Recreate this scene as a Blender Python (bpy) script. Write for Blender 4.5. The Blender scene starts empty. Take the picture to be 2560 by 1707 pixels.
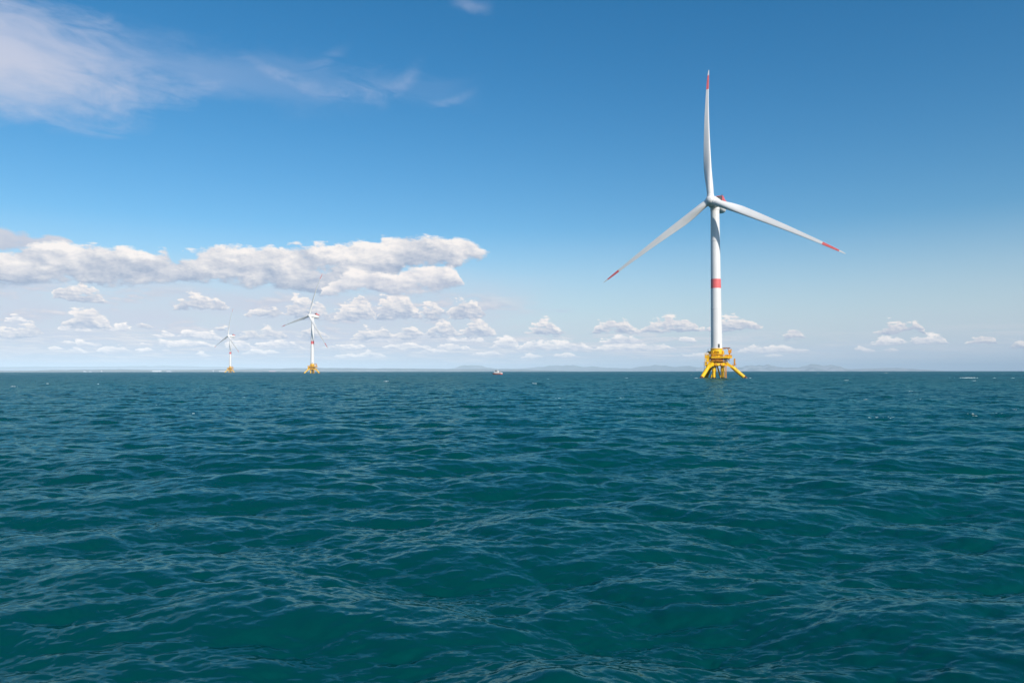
import bpy, math, random
import numpy as np
from mathutils import Vector, Matrix

S = bpy.context.scene
COL = S.collection
rad = math.radians

# ------------------------------------------------------------------ camera
EYE = 4.2                                     # height of the photographer above the water
cam = bpy.data.objects.new("camera", bpy.data.cameras.new("camera"))
COL.objects.link(cam)
cam.location = (0, 0, EYE)
_fwd = Vector((0, math.cos(rad(2.26)), math.sin(rad(2.26))))
cam.rotation_euler = (Matrix.Rotation(rad(90 + 2.26), 3, 'X') @ Matrix.Rotation(rad(-0.06), 3, 'Z')).to_euler()
cam.data.sensor_width = 36
cam.data.lens = 26.0
cam.data.clip_start = 0.5
cam.data.clip_end = 120000
S.camera = cam

# ------------------------------------------------------------------ light and exposure
SUN_AZ, SUN_EL = 149.0, 32.5                  # compass bearing (camera looks to 0) and height in degrees
SUN_DIR = Vector((math.sin(rad(SUN_AZ)) * math.cos(rad(SUN_EL)),
                  math.cos(rad(SUN_AZ)) * math.cos(rad(SUN_EL)), math.sin(rad(SUN_EL))))
sun = bpy.data.objects.new("sun", bpy.data.lights.new("sun", 'SUN'))
COL.objects.link(sun)
sun.data.energy = 5.0
sun.data.angle = rad(0.53)
sun.data.color = (1.0, 0.95, 0.88)
sun.rotation_euler = SUN_DIR.to_track_quat('Z', 'Y').to_euler()
sun.location = (0, -20, 60)

S.view_settings.view_transform = 'Standard'
S.view_settings.look = 'None'
S.view_settings.exposure = 0.0
S.view_settings.gamma = 1.0
S.cycles.use_denoising = True
S.cycles.max_bounces = 6
S.cycles.diffuse_bounces = 3
S.cycles.glossy_bounces = 3
S.cycles.volume_bounces = 1
S.cycles.caustics_reflective = False
S.cycles.caustics_refractive = False

SKY = 0.1                                     # strength of the sky
world = bpy.data.worlds.new("World")
S.world = world
world.use_nodes = True
world.cycles.sampling_method = "MANUAL"
world.cycles.sample_map_resolution = 256


class X:
    """a value in a node tree that can be added, multiplied and so on"""
    nt = None

    def __init__(self, v): self.v = v

    @staticmethod
    def put(sock, v):
        v = v.v if isinstance(v, X) else v
        if isinstance(v, bpy.types.NodeSocket): X.nt.links.new(v, sock)
        else: sock.default_value = v

    @staticmethod
    def m(op, a, b=0.0, c=0.0, clamp=False):
        n = X.nt.nodes.new('ShaderNodeMath'); n.operation = op; n.use_clamp = clamp
        X.put(n.inputs[0], a); X.put(n.inputs[1], b); X.put(n.inputs[2], c)
        return X(n.outputs[0])

    def __add__(s, o): return X.m('ADD', s, o)
    __radd__ = __add__
    def __sub__(s, o): return X.m('SUBTRACT', s, o)
    def __rsub__(s, o): return X.m('SUBTRACT', o, s)
    def __mul__(s, o): return X.m('MULTIPLY', s, o)
    __rmul__ = __mul__
    def __truediv__(s, o): return X.m('DIVIDE', s, o)
    def __pow__(s, o): return X.m('POWER', s, o)
    def min(s, o): return X.m('MINIMUM', s, o)
    def max(s, o): return X.m('MAXIMUM', s, o)
    def abs(s): return X.m('ABSOLUTE', s)
    def clamp(s): return X.m('ADD', s, 0.0, clamp=True)

    def step(s, a, b, lo=0.0, hi=1.0, smooth=True):
        n = X.nt.nodes.new('ShaderNodeMapRange')
        n.interpolation_type = 'SMOOTHSTEP' if smooth else 'LINEAR'
        X.put(n.inputs[0], s); X.put(n.inputs[1], a); X.put(n.inputs[2], b)
        X.put(n.inputs[3], lo); X.put(n.inputs[4], hi)
        return X(n.outputs[0])


def xyz(x, y, z):
    n = X.nt.nodes.new('ShaderNodeCombineXYZ')
    X.put(n.inputs[0], x); X.put(n.inputs[1], y); X.put(n.inputs[2], z)
    return X(n.outputs[0])


def noise(vec, scale, detail=4.0, rough=0.55, dist=0.0, color=False, kind='FBM', lac=2.0):
    n = X.nt.nodes.new('ShaderNodeTexNoise'); n.noise_dimensions = '3D'; n.noise_type = kind
    X.put(n.inputs['Vector'], vec)
    n.inputs['Scale'].default_value = scale; n.inputs['Detail'].default_value = detail
    n.inputs['Roughness'].default_value = rough; n.inputs['Distortion'].default_value = dist
    n.inputs['Lacunarity'].default_value = lac
    return X(n.outputs['Color' if color else 'Fac'])


def puffs(vec, scale, smooth=0.5, detail=1.0):
    n = X.nt.nodes.new('ShaderNodeTexVoronoi'); n.feature = 'SMOOTH_F1'; n.voronoi_dimensions = '2D'
    X.put(n.inputs['Vector'], vec)
    n.inputs['Scale'].default_value = scale; n.inputs['Smoothness'].default_value = smooth
    n.inputs['Detail'].default_value = detail; n.inputs['Roughness'].default_value = 0.5
    return X(n.outputs['Distance'])


def mixc(f, a, b):
    n = X.nt.nodes.new('ShaderNodeMix'); n.data_type = 'RGBA'
    X.put(n.inputs[0], f); X.put(n.inputs[6], a); X.put(n.inputs[7], b)
    return X(n.outputs[2])


def curve(u, pts):
    n = X.nt.nodes.new('ShaderNodeFloatCurve')
    c = n.mapping.curves[0]
    pts = sorted(pts)
    while len(c.points) < len(pts): c.points.new(0.5, 0.5)
    for p, (a, b) in zip(c.points, pts):
        p.location = (a, b); p.handle_type = 'VECTOR'
    n.mapping.use_clip = False
    n.mapping.update()
    X.put(n.inputs['Value'], u)
    return X(n.outputs[0])


# cloud shapes as (bearing, elevation) in degrees: upper and lower outlines of the long bank,
# then rows of small cumulus as (left, right, base, top, where the top sits)
BANK_T = [(-44, 7.6), (-40, 8.3), (-36.08, 7.4), (-34.84, 7.57), (-33.7, 7.95), (-32.92, 8.3), (-32.2, 8.16), (-31.46, 8.33), (-30.52, 8.2), (-29.52, 8.41), (-28.39, 8.31), (-27.08, 8.41), (-26.05, 8.26), (-25.17, 8.49), (-24.8, 7.93), (-23.95, 8.09), (-23.03, 8.34), (-21.81, 8.76), (-21.38, 8.91), (-20.29, 8.87), (-18.8, 8.89), (-18.1, 9.04), (-16.62, 9.16), (-16.02, 9.26), (-15.38, 9.17), (-14.51, 9.5), (-12.51, 9.52), (-11.62, 9.8), (-10.38, 9.8), (-10.14, 10.13), (-9.24, 10.28), (-8.23, 10.42), (-7.16, 10.24), (-6.14, 10.32), (-5.06, 10.1), (-4.2, 10.05), (-3.4, 9.95), (-2.9, 9.7), (-2.4, 9.35), (-1.9, 9.1), (-1.5, 8.95)]
BANK_B = [(-44, 5.6), (-36.03, 5.43), (-34.79, 5.52), (-33.93, 5.62), (-32.87, 5.93), (-31.85, 6.04), (-30.29, 6.09), (-29.33, 5.98), (-28.04, 5.92), (-27.03, 6.03), (-25.66, 6.35), (-23.92, 6.35), (-21.78, 6.59), (-19.93, 6.44), (-19.52, 6.22), (-17.98, 6.39), (-16.45, 6.21), (-14.89, 5.95), (-13.28, 5.8), (-11.68, 5.97), (-9.22, 6.93), (-8.22, 8.04), (-6.72, 8.19), (-4.22, 8.15), (-3.2, 8.45), (-2.4, 8.75), (-1.5, 8.93)]
LOBE_T = [(-14.3, 5.79), (-13.84, 6.4), (-12.91, 7.32), (-12.26, 7.67), (-11.69, 7.45), (-10.22, 7.63), (-9.22, 7.32), (-8.16, 7.92), (-7.58, 7.78), (-6.23, 7.86), (-5.21, 8.01), (-4.22, 7.57), (-3.72, 6.69)]
LOBE_B = [(-14.3, 5.76), (-11.65, 5.76), (-9.21, 5.92), (-6.71, 5.77), (-5.05, 6.06), (-4.22, 6.56), (-3.72, 6.66)]
BACK_T = [(-44, 9.9), (-39, 9.7), (-36.12, 9.43), (-34.88, 9.55), (-34.57, 9.56), (-34.24, 9.35), (-34.02, 9.17), (-33.59, 9.29), (-33.26, 9.12), (-32.82, 8.9), (-32.16, 9.05), (-31.59, 8.97), (-30.95, 8.74), (-30.66, 8.4)]
BACK_B = [(-44, 7.2), (-36.07, 7.21), (-33.56, 7.68), (-32.25, 8.26), (-30.89, 8.38), (-30.66, 8.4)]
ROWS = {
    'A': [(-41, -37, 4.6, 5.5, .5), (-31.93, -28.67, 4.8, 5.92, 0.35), (-24.54, -21.03, 4.44, 5.55, 0.4), (-19.96, -17.11, 3.97, 4.79, 0.6), (-17.05, -14.0, 3.88, 5.52, 0.5), (-13.94, -10.44, 3.78, 5.44, 0.7), (-10.44, -7.16, 4.06, 5.87, 0.45), (-7.1, -5.02, 4.05, 5.32, 0.4), (-5.02, -2.05, 4.16, 5.58, 0.55)],
    'B': [(-43, -39, 2.5, 3.6, .5), (-35.56, -32.47, 2.46, 3.33, 0.75), (-31.25, -28.49, 3.02, 4.23, 0.5), (-26.86, -25.86, 3.09, 3.45, 0.5), (-21.84, -20.98, 3.04, 3.44, 0.5), (-20.43, -18.83, 2.31, 3.07, 0.7), (-18.83, -16.81, 2.48, 3.28, 0.5), (-16.12, -13.81, 2.51, 3.2, 0.4), (-12.16, -9.07, 2.34, 3.5, 0.5), (-9.07, -6.73, 2.54, 3.4, 0.5), (-6.73, -4.03, 2.67, 3.97, 0.5), (-4.03, -1.18, 2.62, 3.85, 0.4), (1.24, 4.21, 2.74, 3.88, 0.4), (6.12, 9.95, 2.83, 3.87, 0.45), (10.01, 14.34, 3.0, 4.15, 0.5), (14.43, 18.78, 2.96, 4.0, 0.55), (20.21, 21.67, 2.42, 3.12, 0.5), (25.78, 29.34, 2.51, 3.42, 0.65), (31.54, 33.52, 1.73, 2.38, 0.5), (33.97, 35.95, 1.55, 2.03, 0.5), (38, 41, 2.1, 2.9, .5)],
    'C': [(-40, -37, 2.4, 3.0, .5), (-34.43, -33.38, 3.26, 3.7, 0.6), (-31.69, -29.58, 2.73, 3.19, 0.5), (-29.2, -27.25, 2.88, 3.45, 0.75), (-25.68, -24.66, 2.42, 3.07, 0.65), (-24.66, -21.24, 2.29, 2.95, 0.5), (-12.33, -9.22, 2.16, 2.7, 0.5), (-8.01, -5.2, 2.6, 3.07, 0.5), (-5.1, -2.01, 2.25, 2.74, 0.5), (6.67, 10.01, 2.18, 2.76, 0.6), (12.51, 14.27, 2.29, 2.62, 0.5), (25.87, 28.13, 1.89, 2.47, 0.5), (28.18, 30.76, 1.79, 2.57, 0.5)],
    'D': [(-31.45, -30.67, 1.82, 2.11, 0.5), (-30.65, -29.84, 1.83, 2.32, 0.6), (-29.72, -29.02, 1.77, 2.04, 0.5), (-26.89, -26.17, 1.79, 2.12, 0.5), (-25.87, -21.82, 1.79, 2.33, 0.4), (-21.29, -19.1, 1.75, 2.27, 0.5), (-19.05, -15.72, 1.71, 2.37, 0.5), (-14.56, -11.02, 1.72, 2.14, 0.5), (-9.97, -6.24, 1.73, 2.38, 0.5), (-5.87, -3.04, 1.71, 2.18, 0.5), (-1.67, 0.62, 1.75, 2.59, 0.5), (0.68, 6.33, 1.62, 2.39, 0.4), (6.39, 12.57, 1.62, 2.26, 0.4), (16.99, 22.03, 1.36, 1.86, 0.5), (24.75, 26.06, 1.44, 1.81, 0.5), (26.33, 27.57, 1.37, 1.67, 0.5)],
    'E': [(-32.29, -31.21, 1.44, 1.73, 0.5), (-31.14, -29.83, 1.35, 1.62, 0.5), (-29.25, -27.32, 1.38, 1.92, 0.6), (-27.3, -25.86, 1.4, 1.7, 0.5), (-25.26, -24.75, 1.47, 1.75, 0.5), (-23.4, -22.08, 1.17, 1.44, 0.5), (-20.2, -17.28, 1.29, 1.65, 0.5), (-13.53, -9.67, 1.06, 1.45, 0.5), (-7.4, -4.89, 1.47, 1.84, 0.5), (-3.1, -0.62, 1.25, 1.56, 0.5), (0.62, 2.54, 0.97, 1.34, 0.4), (3.03, 5.41, 1.09, 1.4, 0.5), (12.8, 15.42, 1.11, 1.41, 0.5), (18.54, 20.33, 1.02, 1.25, 0.5)],
}


def make_sky():
    nt = world.node_tree; X.nt = nt
    nt.nodes.clear()
    out = nt.nodes.new('ShaderNodeOutputWorld')
    bg = nt.nodes.new('ShaderNodeBackground'); bg.inputs['Strength'].default_value = SKY
    nt.links.new(bg.outputs[0], out.inputs[0])
    tc = nt.nodes.new('ShaderNodeTexCoord')
    sep = nt.nodes.new('ShaderNodeSeparateXYZ'); nt.links.new(tc.outputs['Generated'], sep.inputs[0])
    dx, dy, dz = (X(sep.outputs[i]) for i in range(3))
    az = X.m('ARCTAN2', dx, dy) * 57.29578
    el = X.m('ARCSINE', dz) * 57.29578
    # clear air
    sky = nt.nodes.new('ShaderNodeTexSky'); sky.sky_type = 'NISHITA'; sky.sun_disc = False
    sky.sun_elevation = rad(SUN_EL); sky.sun_rotation = rad(SUN_AZ)
    sky.altitude = 0; sky.air_density = 1.0; sky.dust_density = 0.6; sky.ozone_density = 2.5
    X.put(sky.inputs[0], xyz(dx, dy, dz.max(0.004)))
    hsv = nt.nodes.new('ShaderNodeHueSaturation')
    hsv.inputs['Hue'].default_value = 0.494; hsv.inputs['Saturation'].default_value = 1.40; hsv.inputs['Value'].default_value = 1.22
    X.put(hsv.inputs['Color'], X(sky.outputs[0]))
    col = X(hsv.outputs[0])

    # noise fields shared by the clouds, each with its slope towards the sun (up and to the right)
    def field(sx, sy, seed, scale, detail, rough, step):
        a = noise(xyz(az * sx + seed, el * sy, seed), scale, detail, rough)
        b = noise(xyz(az * sx + seed + 0.45 * step, el * sy + 0.8 * step, seed), scale, detail, rough)
        return a - 0.5, a - b
    nb, rb = field(0.55, 1.0, 3.1, 0.60, 8.0, 0.60, 0.30)
    ns, rs = field(0.60, 1.2, 7.7, 1.7, 6.0, 0.62, 0.16)
    nf, rf = field(0.42, 1.6, 2.9, 3.0, 5.0, 0.58, 0.09)
    nw = noise(xyz(az * 0.35, el * 1.3, 5.5), 0.55, 4.0, 0.5) - 0.5
    pb = puffs(xyz(az * 0.62 + nb * 1.6, el * 1.05 + nb * 1.6, 0.0), 0.62, 1.0, 1.0)
    ps = puffs(xyz(az * 0.60 + ns * 0.9, el * 1.2 + ns * 0.9, 0.0), 1.7, 1.0, 1.0)

    def rgb(r, g, b): return (r / SKY, g / SKY, b / SKY, 1.0)

    def layer(col, top, base, a0, a1, n, rel, puff, edge_h, soft, bright, gray=(0.40, 0.46, 0.60), white=(0.93, 0.88, 0.86), alpha=1.0, base_h=0.6, nk=2.4, relk=1.6, hk=0.8, hp=0.7, pk=0.4, wob=0.6, cap=1.0, el=el):
        E0, E1 = -1.0, 12.0
        u = (az + n * wob - a0) * (1.0 / (a1 - a0))
        cv = lambda pts: curve(u, [((a - a0) / (a1 - a0), (e - E0) / (E1 - E0)) for a, e in pts]) * (E1 - E0) + E0
        T, B = cv(top), cv(base)
        th = (T - B).max(0.02)
        eh = (th * 0.55).min(edge_h)
        q = ((T - el) / eh).min((el - B) / base_h + 0.15).min(cap)
        den = q + n * nk - (puff - 0.4) * pk * 1.2
        a = den.step(0.0, soft) * th.step(0.05, 0.3) * (el - B).step(-0.15, 0.12)
        inside = ((az - a0).step(0, 0.3)) * ((a1 - az).step(0, 0.3))
        h = ((el - B) / th).clamp()
        sh = (h ** hp) * hk + rel * relk + (0.42 - puff) * pk + bright
        c = mixc(sh.clamp(), rgb(*gray), rgb(*white))
        return mixc((a * alpha * inside).clamp(), col, c), a

    # thin pale veil low in the left and centre, fading out to the right and up
    low = el.step(11.0, 0.0, smooth=False) * (1.15 + nw * 0.2)
    col = mixc((low.clamp() ** 1.3) * 0.96, col, rgb(0.55, 0.64, 0.75))
    veil = el.step(8.8, 4.6) * az.step(7.0, -8.0) * (0.72 + nw * 0.9) * el.step(0.2, 2.6, 0.30, 1.0)
    col = mixc(veil.clamp(), col, rgb(0.60, 0.63, 0.745))
    # horizon streaks
    st = noise(xyz(az * 0.16, el * 2.6, 1.0), 1.0, 5.0, 0.55)
    streak = st.step(0.50, 0.64) * el.step(0.25, 0.8) * el.step(3.6, 2.0) * az.step(26, 4, 0.35, 1.0)
    col = mixc(streak * 0.85, col, rgb(0.76, 0.74, 0.775))
    # broken lilac sheets and ragged scraps between the rows
    def scraps(col, n, rel, t0, t1, mask, amt, gray, white):
        m = n.step(t0, t1) * mask
        return mixc((m * amt).clamp(), col, mixc((0.45 + rel * 2.6 + (n - t1) * 1.2).clamp(), rgb(*gray), rgb(*white)))
    n1 = noise(xyz(az * 0.24, el * 0.85, 4.4), 1.0, 6.0, 0.6)
    n1b = noise(xyz(az * 0.24 + 0.06, el * 0.85 + 0.14, 4.4), 1.0, 6.0, 0.6)
    col = scraps(col, n1, n1 - n1b, 0.49, 0.60, el.step(1.4, 2.6) * el.step(6.4, 5.0) * az.step(4.0, -3.0), 0.8, (0.47, 0.52, 0.66), (0.84, 0.79, 0.80))
    n2 = noise(xyz(az * 0.42, el * 2.5, 8.4), 1.0, 5.0, 0.58)
    n2b = noise(xyz(az * 0.42 + 0.05, el * 2.5 + 0.16, 8.4), 1.0, 5.0, 0.58)
    col = scraps(col, n2, n2 - n2b, 0.46, 0.60, el.step(0.5, 1.0) * el.step(3.4, 2.2) * az.step(24.0, 8.0, 0.22, 1.0), 0.8, (0.53, 0.58, 0.70), (0.93, 0.87, 0.84))
    # rows of small cumulus, farthest first
    tone = {'E': .14, 'D': .10, 'C': .04, 'B': .0, 'A': .0}
    for key in 'EDCBA':
        top, base = [], []
        big = key in 'AB'
        for a0, a1, b, t, pk in ROWS[key]:
            w = a1 - a0
            rnd = random.Random(int(a0 * 100))
            base += [(a0 - .05, b), (a0, b - .07), ((a0 + a1) / 2, b - .12), (a1, b - .07), (a1 + .05, b)]
            top.append((a0 - .05, b - .02))
            nn = max(4, int(w / .35))
            for i in range(nn + 1):
                f = i / nn
                g = f ** (math.log(.5) / math.log(pk))
                v = (1 - abs(2 * g - 1) ** 3.2) ** .8 if 0 < i < nn else .12
                top.append((a0 + w * f, b + (t - b) * 1.24 * v * rnd.uniform(.62, 1.12)))
            top.append((a1 + .05, b - .02))
        N_, R_ = (ns * 0.9 + nf * 0.45, rs * 0.9 + rf * 0.35) if big else (ns * 0.6 + nf * 0.6, rs * 0.5 + rf * 0.6)
        col, _ = layer(col, top, base, -44, 42, N_, R_, ps, 0.6, 0.42 if big else 0.50, tone[key],
                       gray=(0.39, 0.465, 0.615) if big else (0.47, 0.54, 0.68), white=(1.03, 0.945, 0.89) if big else (1.16, 1.06, 0.99), alpha=0.97 if big else 0.93,
                       base_h=0.42 if big else 0.22, nk=3.3 if big else 2.8, relk=1.9, hk=1.05, hp=0.85, pk=0.45, wob=2.0, cap=0.80,
                       el=el + nb * (1.2 if big else 0.7) + 0.05)
    # the long bank: soft cloud behind, the bank, and the bright lobe in front of it
    nm = nb + ns * 0.50 + nf * 0.30
    rm = rb * 1.2 + rs * 0.22
    col, _ = layer(col, BACK_T, BACK_B, -44, -30.5, nm, rm, pb, 0.7, 0.7, 0.0, gray=(0.52, 0.55, 0.66), white=(0.74, 0.72, 0.76), alpha=0.92, nk=1.8)
    up = lambda pts, d: [(a, e + d) for a, e in pts]
    col, _ = layer(col, up(BANK_T, .30), up(BANK_B, -.25), -44, -1.3, nm, rm, pb, 0.8, 0.50, -0.03, gray=(0.35, 0.43, 0.58), white=(1.0, 0.94, 0.905), base_h=1.05, nk=2.3, relk=1.9, hk=1.05, hp=0.72, pk=0.60, wob=1.3)
    col, _ = layer(col, up(LOBE_T, .25), up(LOBE_B, -.15), -14.8, -3.1, nm, rm, pb, 0.7, 0.50, 0.04, gray=(0.39, 0.46, 0.61), white=(1.02, 0.95, 0.91), base_h=0.9, nk=2.3, relk=1.7, hk=0.95, hp=0.65, pk=0.55, wob=1.0)

    # high wispy cloud: a soft broad patch to the left and thin streaks trailing from it
    wx = noise(xyz(az * 0.10, el * 0.22, 2.0), 1.0, 6.0, 0.58, 0.4)
    wy = noise(xyz(az * 0.30 + el * 0.35, el * 0.9 - az * 0.05, 9.0), 0.8, 6.0, 0.62, 0.8)
    d1 = X.m('SQRT', ((az + 36.5) * 0.098) * ((az + 36.5) * 0.098) + ((el - 19.7) * 0.33) * ((el - 19.7) * 0.33))
    p1 = (d1 + (0.5 - wx) * 1.7 + (0.5 - wy) * 1.0).step(1.45, 0.05)
    col = mixc((p1 * 0.80).clamp(), col, rgb(0.70, 0.69, 0.78))
    ce = 20.9 + (az + 25.0) * -0.02
    band = (el - ce).abs()
    p2 = (band + (0.5 - wx) * 4.5 + (0.5 - wy) * 1.5).step(2.6, 0.3) * az.step(-8.0, -28.0) * 0.36
    col = mixc(p2.clamp(), col, rgb(0.44, 0.53, 0.74))
    p3 = ((el - 21.0 - (az + 10.0) * -0.05).abs() + (0.5 - wy) * 4.0).step(1.5, 0.0) * az.step(-1.5, -6.0) * az.step(-22, -14) * 0.08
    col = mixc(p3.clamp(), col, rgb(0.46, 0.54, 0.74))
    def wisp(col, a, e, slope, ln, wd, amt):
        t = (az - a) * (1.0 / ln)
        off = el - e - (az - a) * slope - (t * t) * 0.25 + (wx - 0.5) * 2.2 + (wy - 0.5) * 0.8
        m = (off.abs()).step(wd, 0.0) * (t.abs()).step(1.0, 0.0) * wy.step(0.30, 0.66)
        return mixc((m * amt).clamp(), col, rgb(0.52, 0.575, 0.76))
    col = wisp(col, -17.2, 21.0, -0.26, 4.2, 0.6, 0.34)
    col = wisp(col, -11.9, 20.4, 0.10, 4.0, 1.1, 0.30)
    col = wisp(col, -8.6, 21.2, 0.8, 2.2, 1.2, 0.24)
    col = wisp(col, -4.8, 20.2, 0.35, 2.6, 0.55, 0.27)
    col = wisp(col, -14.2, 22.4, 0.5, 2.0, 0.9, 0.18)
    col = wisp(col, -3.2, 26.7, -0.15, 2.2, 0.7, 0.30)
    col = wisp(col, 3.4, 4.6, 0.0, 2.2, 0.25, 0.35)
    X.put(bg.inputs['Color'], col)


make_sky()


# ------------------------------------------------------------------ helpers for objects and materials
def drop(d):
    """how far the round earth has sunk below eye level at d metres (with refraction)"""
    return d * d / (2 * 7.4e6)


def put(name, me, parent=None, mats=(), **props):
    o = bpy.data.objects.new(name, me)
    COL.objects.link(o)
    for m in mats: me.materials.append(m)
    if parent is not None: o.parent = parent
    for k, v in props.items(): o[k] = v
    return o


class MB:
    """collects solids; build() links them as one mesh object"""
    def __init__(self): self.v, self.f, self.s = [], [], []

    def add(self, vs, fs, smooth=False):
        b = len(self.v)
        self.v += [tuple(p) for p in vs]
        for f in fs: self.f.append([b + i for i in f]); self.s.append(smooth)
        return self

    def box(self, c, size, rot=0.0, tilt=None):
        hx, hy, hz = size[0] / 2, size[1] / 2, size[2] / 2
        M = Matrix.Rotation(rot, 3, 'Z') if tilt is None else tilt
        vs = [Vector(c) + M @ Vector((x * hx, y * hy, z * hz)) for x in (-1, 1) for y in (-1, 1) for z in (-1, 1)]
        return self.add(vs, [(0, 1, 3, 2), (4, 6, 7, 5), (0, 4, 5, 1), (2, 3, 7, 6), (0, 2, 6, 4), (1, 5, 7, 3)])

    def ring(self, rings, caps=True, smooth=True):
        n = len(rings[0]); vs = [p for r in rings for p in r]; fs = []
        for k in range(len(rings) - 1):
            for i in range(n):
                j = (i + 1) % n
                fs.append((k * n + i, k * n + j, (k + 1) * n + j, (k + 1) * n + i))
        self.add(vs, fs, smooth)
        if caps:
            self.add(rings[0], [tuple(range(n))[::-1]]); self.add(rings[-1], [tuple(range(n))])
        return self

    def tube(self, p0, p1, r0, r1=None, n=12, caps=True):
        p0, p1 = Vector(p0), Vector(p1); r1 = r0 if r1 is None else r1
        q = (p1 - p0).to_track_quat('Z', 'Y')
        c = [q @ Vector((math.cos(2 * math.pi * i / n), math.sin(2 * math.pi * i / n), 0)) for i in range(n)]
        return self.ring([[p0 + d * r0 for d in c], [p1 + d * r1 for d in c]], caps)

    def lathe(self, prof, c=(0, 0, 0), n=32, M=None, caps=True):
        M = M or Matrix.Identity(3)
        return self.ring([[Vector(c) + M @ Vector((r * math.cos(2 * math.pi * i / n), r * math.sin(2 * math.pi * i / n), z)) for i in range(n)] for r, z in prof], caps)

    def prism(self, poly, z0, z1):
        return self.ring([[(x, y, z0) for x, y in poly], [(x, y, z1) for x, y in poly]], True, False)

    def rail(self, pts, h=1.1, closed=False, step=1.5, r=0.045, mid=True):
        pts = [Vector(p) for p in pts]
        if closed: pts = pts + [pts[0]]
        for a, b in zip(pts, pts[1:]):
            n = max(1, round((b - a).length / step))
            for i in range(n + 1):
                p = a.lerp(b, i / n); self.tube(p, p + Vector((0, 0, h)), r, n=5)
            for z in ((h, h * .55, .12) if mid else (h,)):
                self.tube(a + Vector((0, 0, z)), b + Vector((0, 0, z)), r if z != .12 else r * 1.6, n=5)
        return self

    def build(self, name, mat, parent=None, loc=None, rot=None, **props):
        me = bpy.data.meshes.new(name)
        me.from_pydata(self.v, [], self.f)
        me.polygons.foreach_set('use_smooth', self.s)
        me.update()
        o = put(name, me, parent, (mat,), **props)
        if loc is not None: o.location = loc
        if rot is not None: o.rotation_euler = rot
        return o


def material(name, rgb, rough=0.5, spec=0.5, vary=0.12, scale=0.4, metal=0.0, streak=None):
    """painted or weathered surface: base colour broken by soft grime that belongs to the thing"""
    m = bpy.data.materials.new(name); m.use_nodes = True
    nt = m.node_tree; X.nt = nt
    b = nt.nodes['Principled BSDF']
    tc = nt.nodes.new('ShaderNodeTexCoord')
    n = noise(X(tc.outputs['Object']), scale, 5.0, 0.6)
    c = mixc(n.step(0.40, 0.70), (*rgb, 1), (*[q * (1 - vary) for q in rgb], 1))
    if streak:
        mp = nt.nodes.new('ShaderNodeMapping'); mp.inputs['Scale'].default_value = (1.6, 1.6, 0.12)
        nt.links.new(tc.outputs['Object'], mp.inputs['Vector'])
        s = noise(X(mp.outputs[0]), 1.0, 4.0, 0.6)
        c = mixc(s.step(0.54, 0.72) * streak[1], c, (*streak[0], 1))
    X.put(b.inputs['Base Color'], c)
    b.inputs['Roughness'].default_value = rough
    b.inputs['Specular IOR Level'].default_value = spec
    b.inputs['Metallic'].default_value = metal
    return m


# ------------------------------------------------------------------ the sea
WIND = rad(56)                                # where the wind blows to, counter-clockwise from +X (away, to the right)


class Waves:
    """periodic patch of wind waves for one range of wavelengths"""
    def __init__(self, L, N, lo, hi, slope, seed, turn, spread, heads):
        rng = np.random.default_rng(seed)
        self.L, self.N, self.turn = L, N, turn
        k = np.fft.fftfreq(N, L / N) * 2 * np.pi
        kx, ky = np.meshgrid(k, k, indexing='ij')
        kk = np.hypot(kx, ky); kk[0, 0] = 1
        lam = 2 * np.pi / kk
        th = np.arctan2(ky, kx) + turn
        D = sum(w * np.clip(np.cos((th - h) / 1.0), 0, 1) ** (2 * spread) for h, w in heads) + 0.02
        band = 1 / (1 + (lo / lam) ** 8) * np.exp(-(lam / hi) ** 4)
        A = np.sqrt(D * band) / kk ** 2
        A[0, 0] = 0
        h = (rng.normal(size=(N, N)) + 1j * rng.normal(size=(N, N))) * A
        s2 = (np.fft.ifft2(1j * kx * h).real.var() + np.fft.ifft2(1j * ky * h).real.var())
        h *= slope / math.sqrt(s2)
        self.z = np.fft.ifft2(h).real.astype(np.float32)
        self.dx = np.fft.ifft2(-1j * kx / kk * h).real.astype(np.float32)
        self.dy = np.fft.ifft2(-1j * ky / kk * h).real.astype(np.float32)

    def at(self, x, y):
        c, s = math.cos(self.turn), math.sin(self.turn)
        N = self.N
        u = ((x * c + y * s) / self.L * N) % N
        v = ((-x * s + y * c) / self.L * N) % N
        i = np.floor(u).astype(np.int32); j = np.floor(v).astype(np.int32)
        fu = (u - i).astype(np.float32); fv = (v - j).astype(np.float32)
        i %= N; j %= N
        i1 = (i + 1) % N; j1 = (j + 1) % N
        w00 = (1 - fu) * (1 - fv); w10 = fu * (1 - fv); w01 = (1 - fu) * fv; w11 = fu * fv
        f = lambda F: F[i, j] * w00 + F[i1, j] * w10 + F[i, j1] * w01 + F[i1, j1] * w11
        a, b = f(self.dx), f(self.dy)
        return a * c - b * s, a * s + b * c, f(self.z)


HEADS = [(rad(90), 0.7), (rad(62), 0.8), (rad(118), 0.75)]
SEA = [(Waves(236.0, 1024, 2.6, 13.0, 0.084, 3, 0.0, 3, HEADS), 1200, 4000, 1.3),
       (Waves(171.0, 1024, 1.7, 6.5, 0.094, 8, 0.35, 2, HEADS), 1200, 4000, 1.3),
       (Waves(59.0, 1024, 0.45, 2.2, 0.15, 5, -0.3, 2.0, HEADS), 160, 700, 0.9),
       (Waves(13.7, 1024, 0.085, 0.55, 0.14, 9, 0.6, 2.0, HEADS), 18, 110, 0.35)]


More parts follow.
